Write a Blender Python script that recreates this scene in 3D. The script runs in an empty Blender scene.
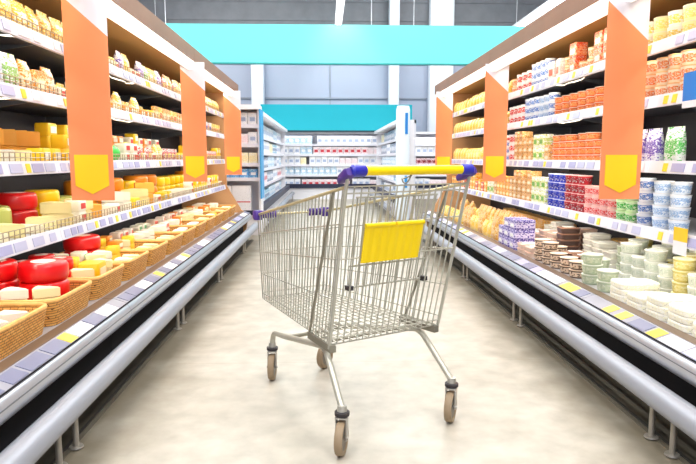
import bpy, bmesh, math, random
from mathutils import Vector, Matrix, Euler
random.seed(7)
R = random.Random(11)
sc = bpy.context.scene
COL = sc.collection
PI = math.pi

# ------------------------------------------------------------------ materials
def lin(c):
    return tuple(((v/255)/12.92 if v/255 <= .04045 else ((v/255+.055)/1.055)**2.4) for v in c)

MATS = {}
def mat(rgb, rough=.5, metal=0., emit=0., vary=0., noise=0., nscale=8., alpha=1., coat=0., pr=None):
    key = (tuple(rgb), rough, metal, emit, vary, noise, nscale, alpha, coat, pr)
    if key in MATS: return MATS[key]
    m = bpy.data.materials.new('m%03d' % len(MATS)); m.use_nodes = True
    nt = m.node_tree; b = nt.nodes['Principled BSDF']
    c = lin(rgb)
    b.inputs['Base Color'].default_value = (*c, 1)
    b.inputs['Roughness'].default_value = rough
    b.inputs['Metallic'].default_value = metal
    b.inputs['Coat Weight'].default_value = coat
    b.inputs['Alpha'].default_value = alpha
    if emit:
        b.inputs['Emission Color'].default_value = (*c, 1)
        b.inputs['Emission Strength'].default_value = emit
    last = None
    if noise:
        tc = nt.nodes.new('ShaderNodeTexCoord'); nz = nt.nodes.new('ShaderNodeTexNoise')
        nz.inputs['Scale'].default_value = nscale; nz.inputs['Detail'].default_value = 5
        nt.links.new(tc.outputs['Object'], nz.inputs['Vector'])
        rp = nt.nodes.new('ShaderNodeMapRange')
        rp.inputs['From Min'].default_value = .3; rp.inputs['From Max'].default_value = .7
        rp.inputs['To Min'].default_value = 1-noise; rp.inputs['To Max'].default_value = 1+noise*.6
        nt.links.new(nz.outputs['Fac'], rp.inputs['Value'])
        last = rp.outputs['Result']
    if vary:
        oi = nt.nodes.new('ShaderNodeObjectInfo')
        rp = nt.nodes.new('ShaderNodeMapRange')
        rp.inputs['To Min'].default_value = 1-vary; rp.inputs['To Max'].default_value = 1+vary*.5
        nt.links.new(oi.outputs['Random'], rp.inputs['Value'])
        if last is None: last = rp.outputs['Result']
        else:
            mu = nt.nodes.new('ShaderNodeMath'); mu.operation = 'MULTIPLY'
            nt.links.new(last, mu.inputs[0]); nt.links.new(rp.outputs['Result'], mu.inputs[1]); last = mu.outputs[0]
    csock = None
    if pr:      # printed wrapper: blotches of a second and third ink
        tc = nt.nodes.new('ShaderNodeTexCoord'); mp = nt.nodes.new('ShaderNodeMapping'); mp.inputs['Scale'].default_value = (1, 1, 1.6)
        nz = nt.nodes.new('ShaderNodeTexNoise'); nz.inputs['Scale'].default_value = 62; nz.inputs['Detail'].default_value = 1.5
        nt.links.new(tc.outputs['Object'], mp.inputs[0]); nt.links.new(mp.outputs[0], nz.inputs['Vector'])
        cr = nt.nodes.new('ShaderNodeValToRGB'); cr.color_ramp.interpolation = 'CONSTANT'
        e = cr.color_ramp.elements
        e[0].position = 0; e[0].color = (*lin(pr), 1); e[1].position = .43; e[1].color = (*c, 1)
        e3 = e.new(.6); e3.color = (*[min(1, x*.35+.62) for x in c], 1)
        e4 = e.new(.66); e4.color = (*[x*.55 for x in c], 1)
        e5 = e.new(.69); e5.color = (*c, 1)
        nt.links.new(nz.outputs['Fac'], cr.inputs['Fac']); csock = cr.outputs['Color']
    if last is not None:
        h = nt.nodes.new('ShaderNodeHueSaturation'); h.inputs['Color'].default_value = (*c, 1)
        nt.links.new(last, h.inputs['Value'])
        if csock: nt.links.new(csock, h.inputs['Color'])
        nt.links.new(h.outputs['Color'], b.inputs['Base Color'])
    elif csock: nt.links.new(csock, b.inputs['Base Color'])
    MATS[key] = m
    return m

# ------------------------------------------------------------------ mesh builder
class MB:
    def __init__(s): s.v = []; s.f = []; s.m = []
    def face(s, idx, mi=0): s.f.append(tuple(idx)); s.m.append(mi)
    def box(s, x0, x1, y0, y1, z0, z1, mi=0):
        b = len(s.v)
        s.v += [(x, y, z) for z in (z0, z1) for y in (y0, y1) for x in (x0, x1)]
        for q in ((0,1,3,2),(4,6,7,5),(0,4,5,1),(2,3,7,6),(0,2,6,4),(1,5,7,3)): s.face([b+i for i in q], mi)
        return s
    def loft(s, levels, n=20, p=2., cx=0, cy=0, caps=True):
        # levels: (z, half_x, half_y, material of the band above it)
        b = len(s.v)
        for (z, a, c, _m) in levels:
            for k in range(n):
                t = 2*PI*(k+.5)/n; ct, st = math.cos(t), math.sin(t)
                s.v.append((cx+a*math.copysign(abs(ct)**(2/p), ct), cy+c*math.copysign(abs(st)**(2/p), st), z))
        for i in range(len(levels)-1):
            for k in range(n):
                k2 = (k+1) % n
                s.face((b+i*n+k, b+i*n+k2, b+(i+1)*n+k2, b+(i+1)*n+k), levels[i][3])
        if caps:
            s.face([b+k for k in range(n)][::-1], levels[0][3])
            s.face([b+(len(levels)-1)*n+k for k in range(n)], levels[-1][3])
        return s
    def tube(s, pts, r, n=6, mi=0, closed=False):
        pts = [Vector(p) for p in pts]; b = len(s.v); N = len(pts)
        up0 = None
        for i, p in enumerate(pts):
            if closed: d = (pts[(i+1) % N]-pts[i-1])
            else: d = (pts[min(i+1, N-1)]-pts[max(i-1, 0)])
            d.normalize()
            if up0 is None:
                up0 = Vector((0,0,1)) if abs(d.z) < .9 else Vector((1,0,0))
            a = d.cross(up0); 
            if a.length < 1e-4: a = d.cross(Vector((0,1,0)))
            a.normalize(); c = a.cross(d).normalized(); up0 = c
            rr = r[i] if isinstance(r, (list, tuple)) else r
            for k in range(n):
                t = 2*PI*k/n
                s.v.append(tuple(p+a*rr*math.cos(t)+c*rr*math.sin(t)))
        for i in range(N if closed else N-1):
            j = (i+1) % N
            for k in range(n):
                k2 = (k+1) % n
                s.face((b+i*n+k, b+i*n+k2, b+j*n+k2, b+j*n+k), mi)
        if not closed:
            s.face([b+k for k in range(n)][::-1], mi); s.face([b+(N-1)*n+k for k in range(n)], mi)
        return s
    def extrude(s, prof, axis, c0, c1, mi=0, mis=None):
        # profile of 2D points, pushed along an axis ('x': (y,z) 'y': (x,z) 'z': (x,y))
        b = len(s.v); n = len(prof)
        for c in (c0, c1):
            for (a, d) in prof:
                s.v.append((c, a, d) if axis == 'x' else (a, c, d) if axis == 'y' else (a, d, c))
        for k in range(n):
            k2 = (k+1) % n
            s.face((b+k, b+k2, b+n+k2, b+n+k), mis[k] if mis else mi)
        s.face([b+k for k in range(n)][::-1], mi); s.face([b+n+k for k in range(n)], mi)
        return s
    def mesh(s, name, mats, origin=(0,0,0), smooth=True):
        me = bpy.data.meshes.new(name)
        ox, oy, oz = origin
        me.from_pydata([(x-ox, y-oy, z-oz) for x, y, z in s.v], [], s.f)
        for m in (mats if isinstance(mats, (list, tuple)) else [mats]): me.materials.append(m)
        me.polygons.foreach_set('material_index', s.m)
        bm = bmesh.new(); bm.from_mesh(me); bmesh.ops.recalc_face_normals(bm, faces=bm.faces); bm.to_mesh(me); bm.free()
        if smooth:
            me.polygons.foreach_set('use_smooth', [True]*len(me.polygons))
            me.set_sharp_from_angle(angle=math.radians(38))
        me.update()
        return me
    def build(s, name, mats, parent=None, smooth=True, origin=None):
        if origin is None:
            origin = (0,0,0)
            p = parent
            while p is not None:
                origin = tuple(a+b for a, b in zip(origin, p.location)); p = p.parent
        o = bpy.data.objects.new(name, s.mesh(name, mats, origin, smooth)); COL.objects.link(o)
        if parent is not None: o.parent = parent
        return o

def link(name, me, parent=None, loc=(0,0,0), rz=0.):
    o = bpy.data.objects.new(name, me); COL.objects.link(o)
    o.location = loc; o.rotation_euler = (0, 0, rz)
    if parent is not None: o.parent = parent
    return o
def empty(name, loc): 
    o = bpy.data.objects.new(name, None); COL.objects.link(o); o.location = loc; return o
def tag(o, label, cat, group=None):
    o['label'] = label; o['category'] = cat
    if group: o['group'] = group
    return o
def struct(o): o['kind'] = 'structure'; return o

# ------------------------------------------------------------------ the hall
def floor_material():
    m = bpy.data.materials.new('floor_concrete'); m.use_nodes = True
    nt = m.node_tree; b = nt.nodes['Principled BSDF']; L = nt.links
    tc = nt.nodes.new('ShaderNodeTexCoord')
    n1 = nt.nodes.new('ShaderNodeTexNoise'); n1.inputs['Scale'].default_value = 1.3; n1.inputs['Detail'].default_value = 8; n1.inputs['Roughness'].default_value = .62
    n2 = nt.nodes.new('ShaderNodeTexNoise'); n2.inputs['Scale'].default_value = 9; n2.inputs['Detail'].default_value = 6
    L.new(tc.outputs['Object'], n1.inputs['Vector']); L.new(tc.outputs['Object'], n2.inputs['Vector'])
    cr = nt.nodes.new('ShaderNodeValToRGB')
    cr.color_ramp.elements[0].position = .3; cr.color_ramp.elements[0].color = (*lin((164,158,145)), 1)
    cr.color_ramp.elements[1].position = .68; cr.color_ramp.elements[1].color = (*lin((188,183,172)), 1)
    L.new(n1.outputs['Fac'], cr.inputs['Fac'])
    mx = nt.nodes.new('ShaderNodeMix'); mx.data_type = 'RGBA'; mx.blend_type = 'OVERLAY'; mx.inputs['Factor'].default_value = .35
    L.new(cr.outputs['Color'], mx.inputs[6]); L.new(n2.outputs['Fac'], mx.inputs[7])
    bk = nt.nodes.new('ShaderNodeTexBrick'); bk.offset = 0; bk.inputs['Scale'].default_value = 1
    bk.inputs['Brick Width'].default_value = 3.0; bk.inputs['Row Height'].default_value = 3.0
    bk.inputs['Mortar Size'].default_value = .004; bk.inputs['Mortar Smooth'].default_value = .4
    bk.inputs['Color1'].default_value = bk.inputs['Color2'].default_value = (1,1,1,1); bk.inputs['Mortar'].default_value = (.86,.83,.78,1)
    mp = nt.nodes.new('ShaderNodeMapping'); mp.inputs['Location'].default_value = (1.6, -.05, 0)
    L.new(tc.outputs['Object'], mp.inputs['Vector']); L.new(mp.outputs['Vector'], bk.inputs['Vector'])
    m2 = nt.nodes.new('ShaderNodeMix'); m2.data_type = 'RGBA'; m2.blend_type = 'MULTIPLY'; m2.inputs['Factor'].default_value = 1
    L.new(mx.outputs[2], m2.inputs[6]); L.new(bk.outputs['Color'], m2.inputs[7])
    # walkway margins darkened: painted shade along the rails, mixed with scuffed dirt
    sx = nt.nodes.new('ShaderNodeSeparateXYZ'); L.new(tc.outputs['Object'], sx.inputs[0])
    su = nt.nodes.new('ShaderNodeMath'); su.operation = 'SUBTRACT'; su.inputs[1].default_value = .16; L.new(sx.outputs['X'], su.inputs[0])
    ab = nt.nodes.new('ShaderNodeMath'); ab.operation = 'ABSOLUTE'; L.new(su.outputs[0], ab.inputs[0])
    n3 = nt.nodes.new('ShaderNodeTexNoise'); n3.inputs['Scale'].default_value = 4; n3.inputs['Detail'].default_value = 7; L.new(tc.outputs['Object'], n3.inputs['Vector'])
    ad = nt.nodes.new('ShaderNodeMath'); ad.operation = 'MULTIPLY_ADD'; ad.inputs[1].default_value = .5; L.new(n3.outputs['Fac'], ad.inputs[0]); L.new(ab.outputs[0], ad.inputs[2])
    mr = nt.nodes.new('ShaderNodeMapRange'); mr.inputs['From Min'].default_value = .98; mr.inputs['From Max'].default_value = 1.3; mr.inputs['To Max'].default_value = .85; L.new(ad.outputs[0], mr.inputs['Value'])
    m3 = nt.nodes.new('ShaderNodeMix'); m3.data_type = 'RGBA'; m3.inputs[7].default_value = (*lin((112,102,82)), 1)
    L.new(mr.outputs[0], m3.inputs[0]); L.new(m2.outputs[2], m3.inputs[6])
    L.new(m3.outputs[2], b.inputs['Base Color'])
    b.inputs['Roughness'].default_value = .42
    return m

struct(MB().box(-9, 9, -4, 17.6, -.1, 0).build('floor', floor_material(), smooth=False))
wall_w = mat((178,186,206), .7); wall_g = mat((128,130,136), .7, noise=.12, nscale=3); seam_m = mat((150,156,170), .6)
w = MB().box(-9, 9, 17.4, 17.6, 0, 4.3).build('wall_back', wall_w, smooth=False); struct(w)
w = MB()
for i in range(10): w.box(-9, 9, 17.33+.02*(i % 2), 17.6, 4.3+i*.25, 4.3+(i+1)*.25)
struct(w.build('wall_back_upper', wall_g, smooth=False))
t = MB()
for z in (2.71, 3.66, 4.3): t.box(-9, 9, 17.36, 17.41, z-.02, z+.02)
for x in [-6.35+i*3.25 for i in range(5)]: t.box(x-.012, x+.012, 17.37, 17.41, 0, 4.3)
struct(t.build('trim_1', seam_m, smooth=False))
struct(MB().box(-9.1, -9, -4, 17.6, 0, 6.9).build('wall_left', wall_w, smooth=False))
struct(MB().box(9, 9.1, -4, 17.6, 0, 6.9).build('wall_right', wall_w, smooth=False))
struct(MB().box(-9, 9, -4.1, -4, 0, 6.9).build('wall_front', wall_w, smooth=False))
struct(MB().box(-9.1, 9.1, -4.1, 17.6, 6.8, 6.9).build('ceiling', mat((190,192,196), .8), smooth=False))
colm = mat((236,240,248), .55)
for i, (x, wd) in enumerate([(3.2, .66), (-1.83, .34), (1.9, .28)]):
    c = MB(); c.loft([(0, wd/2, .17, 0), (6.8 if x > 0 else 4.28, wd/2, .17, 0)], n=16, p=10, cx=x, cy=17.1)
    o = c.build('column', colm); struct(o)

# big turquoise fascia hung across the hall and its hangers
r = empty('fascia_banner', (1, 14, 3.16))
tag(r, 'long pale turquoise fascia hanging across the hall above the aisle', 'sign')
MB().box(-4.6, 6.6, 13.97, 14.05, 3.16, 3.99).build('fascia_panel', mat((112,232,232), .6), r, smooth=False)
b_ = MB().box(-4.6, 6.6, 13.955, 14.06, 3.13, 3.16); b_.build('shadow_edge', mat((40,150,150), .5), r, smooth=False)  # darker teal strip paints the shadow along the fascia's lower edge
for x in (-3.5, 1.05, 2.0, 5.8):
    MB().tube([(x, 14.01, 3.98), (x, 14.01, 6.8)], .008).build('hanger_rod', mat((215,218,225), .4, .3), r)

# ceiling lamp rows
tube_m = mat((255,252,246), .5, emit=9.)
hous_m = mat((240,242,246), .5)
for i, (x, nm) in enumerate([(.36, 'above the middle of the aisle'), (5.06, 'over the right-hand coolers'), (-4.35, 'over the left-hand coolers')]):
    r = empty('strip_lamp', (x, 9.5, 4.45))
    tag(r, 'long white fluorescent strip lamp hanging ' + nm, 'lamp', 'hanging strip lamps')
    MB().box(x-.09, x+.09, 2, 16.8, 4.47, 4.53).build('housing', hous_m, r, smooth=False)
    tb = MB().tube([(x, 2.05, 4.415), (x, 16.75, 4.415)], .055, n=12); tb.build('lamp_tube', tube_m, r)
    for y in (3, 6.5, 10, 13.2, 16.4):
        MB().tube([(x, y, 4.53), (x, y, 6.8)], .006).build('hanger_rod', hous_m, r)
    L = bpy.data.lights.new('strip_light', 'AREA'); L.shape = 'RECTANGLE'; L.size = .12; L.size_y = 14; L.energy = 300; L.color = (1, .985, .96)
    lo = bpy.data.objects.new('strip_light', L); COL.objects.link(lo); lo.location = (x, 9.4, 4.355)
for i, (x, y) in enumerate([(x, y) for y in (0.5, 5.0, 9.5, 13.6) for x in (-2.6, 2.9)]):  # unseen panels added above the view to light the hall evenly
        r = empty('fill_panel', (x, y, 6.74)); tag(r, 'big square white fill panel added in the hall ceiling, out of view', 'lamp', 'fill panels added in the ceiling')
        MB().box(x-1.1, x+1.1, y-1.1, y+1.1, 6.73, 6.8).build('housing', hous_m, r, smooth=False)
        L = bpy.data.lights.new('fill_light', 'AREA'); L.shape = 'SQUARE'; L.size = 2.1; L.energy = 400 if y > 8 else 230; L.color = (1, .985, .96)
        lo = bpy.data.objects.new('fill_light', L); COL.objects.link(lo); lo.location = (x, y, 6.725)
for y in (-2.5, 0.2):  # unseen panels added behind the camera to brighten surfaces facing it
    for x in (-1.6, 1.9):
        r = empty('fill_panel', (x, y, 4.45)); tag(r, 'unseen square white fill panel added on rods behind the camera', 'lamp', 'fill panels added behind the viewer')
        MB().box(x-.6, x+.6, y-.6, y+.6, 4.42, 4.5).build('housing', hous_m, r, smooth=False)
        for dx in (-.5, .5): MB().tube([(x+dx, y, 4.5), (x+dx, y, 6.8)], .006).build('hanger_rod', hous_m, r)
        L = bpy.data.lights.new('fill_light', 'AREA'); L.shape = 'SQUARE'; L.size = 1.15; L.energy = 170; L.color = (1, .985, .96)
        lo = bpy.data.objects.new('fill_light', L); COL.objects.link(lo); lo.location = (x, y, 4.41)

# ------------------------------------------------------------------ products: shapes
def M(c, **k):
    k.setdefault('rough', .42); k.setdefault('vary', .10)
    return mat(c, **k)
PROTO = {}
class Prod:
    """body mesh + child meshes; w along the shelf, d depth, h height; front of the pack looks to local -y"""
    def __init__(s, name, cat, desc, w, d, h, body, kids=()):
        s.name, s.cat, s.desc, s.w, s.d, s.h, s.body, s.kids = name, cat, desc, w, d, h, body, kids
def tub(desc, body, band, lid, r=.05, h=.075, name='tub', cat='tub', p=2., taper=.86, rd=None):
    rd = rd or r
    b = MB().loft([(0, r*taper*.93, rd*taper*.93, 0), (.004, r*taper, rd*taper, 0), (h*.18, r*(taper+.03), rd*(taper+.03), 1), (h*.74, r*.97, rd*.97, 0), (h*.9, r*.985, rd*.985, 0)], n=20, p=p)
    l = MB().loft([(h*.9, r, rd, 0), (h*.985, r*1.02, rd*1.02, 0), (h, r*.97, rd*.97, 1), (h-.001, r*.7, rd*.7, 1)], n=20, p=p)
    return Prod(name, cat, desc, 2*r*1.02, 2*rd*1.02, h, b.mesh(name, [M(body), M(band, pr=tuple(body))]), [('lid', l.mesh('lid', [M(lid), M(lid, pr=tuple(band))]))])
def carton(desc, w, d, h, base, panel, name='carton', cat='carton', p=14, spot=None):
    b = MB().loft([(0, w/2*.97, d/2*.97, 0), (.004, w/2, d/2, 0), (h*.2, w/2, d/2, 1), (h*.72, w/2, d/2, 0), (h-.004, w/2, d/2, 0), (h, w/2*.97, d/2*.97, 0)], n=24, p=p)
    kids = []
    if spot:
        k = MB().box(-w*.28, w*.28, -d/2-.0018, -d/2-.0002, h*.3, h*.62)
        kids = [('front_label', k.mesh('front_label', M(spot), smooth=False))]
    return Prod(name, cat, desc, w, d, h, b.mesh(name, [M(base, pr=tuple(panel)), M(panel, pr=tuple(base))]), kids)
def bag(desc, w, d, h, base, panel, name='bag', cat='bag'):
    b = MB().loft([(0, w/2, d*.32, 0), (h*.08, w*.49, d*.46, 0), (h*.25, w*.47, d/2, 1), (h*.62, w*.47, d*.46, 0), (h*.82, w*.485, d*.28, 0), (h*.93, w/2, d*.06, 0), (h, w/2, d*.03, 0)], n=22, p=3.2)
    return Prod(name, cat, desc, w, d, h, b.mesh(name, [M(base, rough=.3, pr=tuple(panel)), M(panel, rough=.3, pr=tuple(base))]))
def tray(desc, w, d, h, base, film, label, name='tray_pack', cat='pack'):
    b = MB().loft([(0, w*.45, d*.45, 0), (h*.75, w*.49, d*.49, 0), (h*.78, w/2, d/2, 1), (h*.86, w/2, d/2, 1), (h, w*.42, d*.42, 1)], n=24, p=7)
    k = MB().loft([(h+.0004, w*.3, d*.3, 0), (h+.0016, w*.3, d*.3, 0)], n=20, p=6)
    return Prod(name, cat, desc, w, d, h+.0016, b.mesh(name, [M(base), M(film, rough=.25)]), [('paper_label', k.mesh('paper_label', M(label)))])
def wheel(desc, r, h, wax, label=None, name='round_cheese', cat='cheese'):
    b = MB().loft([(0, r*.86, r*.86, 0), (h*.06, r*.94, r*.94, 0), (h*.2, r*.99, r*.99, 0), (h*.5, r, r, 0), (h*.8, r*.99, r*.99, 0), (h*.94, r*.94, r*.94, 0), (h, r*.86, r*.86, 0)], n=28)
    kids = []
    if label:
        k = MB().loft([(h+.0002, r*.5, r*.5, 0), (h+.0015, r*.5, r*.5, 0)], n=20); kids = [('paper_label', k.mesh('paper_label', M(label)))]
    me = b.mesh(name, [M(wax, rough=.3, coat=.2)])
    return Prod(name, cat, desc, 2*r, 2*r, h, me, kids)
def wedge(desc, rr, ang, h, paste, rind, name='cheese_wedge', cat='cheese'):
    # a sector lying on its flat cut, point towards the aisle
    n = 6; a0 = PI/2-ang/2
    pts = [(0, -rr/2)] + [(rr*math.cos(a0+ang*k/n), rr*math.sin(a0+ang*k/n)-rr/2) for k in range(n+1)]
    b = MB(); i0 = len(b.v)
    b.extrude(pts, 'z', 0, h, 0, [0]+[1]*n+[0])
    half = rr*math.sin(ang/2)
    me = b.mesh(name, [M(paste, rough=.5), M(rind, rough=.4)])
    bm = bmesh.new(); bm.from_mesh(me); bmesh.ops.bevel(bm, geom=[e for e in bm.edges if e.calc_face_angle(0) > .6], offset=.004, segments=2, affect='EDGES'); bm.to_mesh(me); bm.free()
    return Prod(name, cat, desc, 2*half, rr, h, me)
def block(desc, w, d, h, col, lab=None, name='cheese_block', cat='cheese'):
    b = MB().loft([(0, w*.46, d*.46, 0), (h*.12, w/2, d/2, 0), (h*.88, w/2, d/2, 0), (h, w*.46, d*.46, 0)], n=24, p=8)
    kids = []
    if lab:
        k = MB().box(-w*.3, w*.3, -d/2-.0018, -d/2-.0002, h*.25, h*.75)
        kids = [('paper_label', k.mesh('paper_label', M(lab), smooth=False))]
    return Prod(name, cat, desc, w, d, h, b.mesh(name, [M(col, rough=.35)]), kids)
def ball(desc, r, col, name='cheese_ball', cat='cheese'):
    lv = [(r*.96*(1-math.cos(PI*k/10)), r*max(.18, math.sin(PI*k/10)), r*max(.18, math.sin(PI*k/10)), 0) for k in range(11)]
    return Prod(name, cat, desc, 2*r, 2*r, 1.92*r, MB().loft(lv, n=22).mesh(name, [M(col, rough=.3)]))
def bottle(desc, r, h, body, band, cap, name='bottle', cat='bottle'):
    b = MB().loft([(0, r*.92, r*.92, 0), (h*.03, r, r, 0), (h*.2, r, r, 1), (h*.55, r, r, 0), (h*.66, r*.95, r*.95, 0), (h*.8, r*.5, r*.5, 0), (h*.88, r*.42, r*.42, 0)], n=18)
    k = MB().loft([(h*.88, r*.48, r*.48, 0), (h, r*.46, r*.46, 0)], n=14)
    return Prod(name, cat, desc, 2*r, 2*r, h, b.mesh(name, [M(body), M(band)]), [('cap', k.mesh('cap', M(cap)))])

# ------------------------------------------------------------------ products: placing, labels
ITEMS = []      # dicts: obj, desc, key, order, text pieces
ORD = ['nearest', 'second-nearest', 'third-nearest', 'fourth-nearest', 'fifth-nearest', 'sixth-nearest', 'seventh-nearest', 'eighth-nearest', 'ninth-nearest', 'tenth-nearest', 'eleventh-nearest', 'twelfth-nearest']
ORL = ['leftmost', 'second', 'third', 'fourth', 'fifth', 'sixth', 'seventh', 'eighth', 'ninth', 'tenth', 'eleventh', 'twelfth']
def nth(i): 
    if i < 12: return ORD[i]
    n = i+1; return '%d%s-nearest' % (n, {1:'st',2:'nd',3:'rd'}.get(n % 10, 'th') if n // 10 != 1 else 'th')
def nthl(i):
    if i == 0: return 'leftmost'
    n = i+1
    return (ORL[i] if i < 12 else '%d%s' % (n, {1:'st',2:'nd',3:'rd'}.get(n % 10, 'th') if n // 10 != 1 else 'th')) + ' from left'
def put(prod, loc, rz, place, order, layer=0, nlayers=1, row='', mode='near', kids=True, rx=0.):
    o = link(prod.name, prod.body, None, loc, rz)
    if rx: o.rotation_euler = (rx, 0, rz)
    if kids:
        for nm, me in prod.kids: link(nm, me, o)
    o['category'] = prod.cat
    ITEMS.append(dict(o=o, desc=prod.desc, place=place, order=order, layer=layer, nl=nlayers, row=row, mode=mode, cat=prod.cat))
    return o
def finish_labels():
    groups = {}
    for it in ITEMS: groups.setdefault((it['desc'], it['place'], it['row'], it['mode']), []).append(it)
    for (desc, place, row, mode), its in groups.items():
        orders = sorted({round(i['order'], 3) for i in its})
        for i in its:
            k = orders.index(round(i['order'], 3))
            n = (nth if mode == 'near' else nthl)(k) if len(orders) > 1 else ''
            if i['nl'] > 1:
                lv = 'top' if i['layer'] == i['nl']-1 else 'bottom' if i['layer'] == 0 else ['', 'second up', 'third up', 'fourth up', 'fifth up'][i['layer']]
                pos = f"{lv} of {n + ' ' if n and mode=='near' else ''}stack{' ' + n if n and mode!='near' else ''}"
            else: pos = n or ''
            bits = [desc] + [x for x in (pos + (' ' + row if row else '')).strip().split('|') if x] + [place]
            i['o']['label'] = ', '.join(bits)
            i['o']['group'] = f"{desc} on {place}" if not place.startswith('in ') else f"{desc} {place}"

# ------------------------------------------------------------------ coolers
XL = {-1: .95, 1: 1.265}
SIDE = {-1: 'left', 1: 'right'}
Q_CAN, Q_SH, Q_BACK = .13, .32, .88
DECKS = {0: .36, 1: .705, 2: 1.025, 3: 1.335, 4: 1.59}
DNAME = {0: 'base deck', 1: 'lowest shelf', 2: 'second shelf', 3: 'third shelf', 4: 'top shelf'}
MODS = [('near', .6, 2.93), ('middle', 2.93, 5.23), ('far', 5.23, 7.82)]
def bay(y): return 'near' if y < 2.93 else 'middle' if y < 5.23 else 'far'

silver = mat((188,191,200), .34, .6); silver_d = mat((120,124,132), .35, .7); black_m = mat((8,8,20), .95)
brown_m = mat((150,106,78), .45, .1, noise=.1, nscale=5); gold_m = mat((206,156,92), .5); navy = mat((20,20,34), .6)
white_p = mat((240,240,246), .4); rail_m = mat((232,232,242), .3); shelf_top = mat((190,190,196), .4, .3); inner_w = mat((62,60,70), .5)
lav = mat((176,176,216), .35); lav2 = mat((196,198,228), .35); yel = mat((250,222,70), .4); greyblue = mat((112,118,150), .35); ppl_w = mat((246,246,250), .35)
SHELF_W = 8.0
light_m = mat((255,250,240), .5, emit=1.6)
wire_m = mat((170,150,120), .35, .6)
wire_w = mat((225,222,210), .4, .2)
tagmesh = {}
def tagm(w, h, m):
    k = (w, h, m.name)
    if k not in tagmesh:
        tagmesh[k] = MB().box(-w/2, w/2, -.0015, .0015, -h/2, h/2).mesh('price_tag', m, smooth=False)
    return tagmesh[k]

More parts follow.
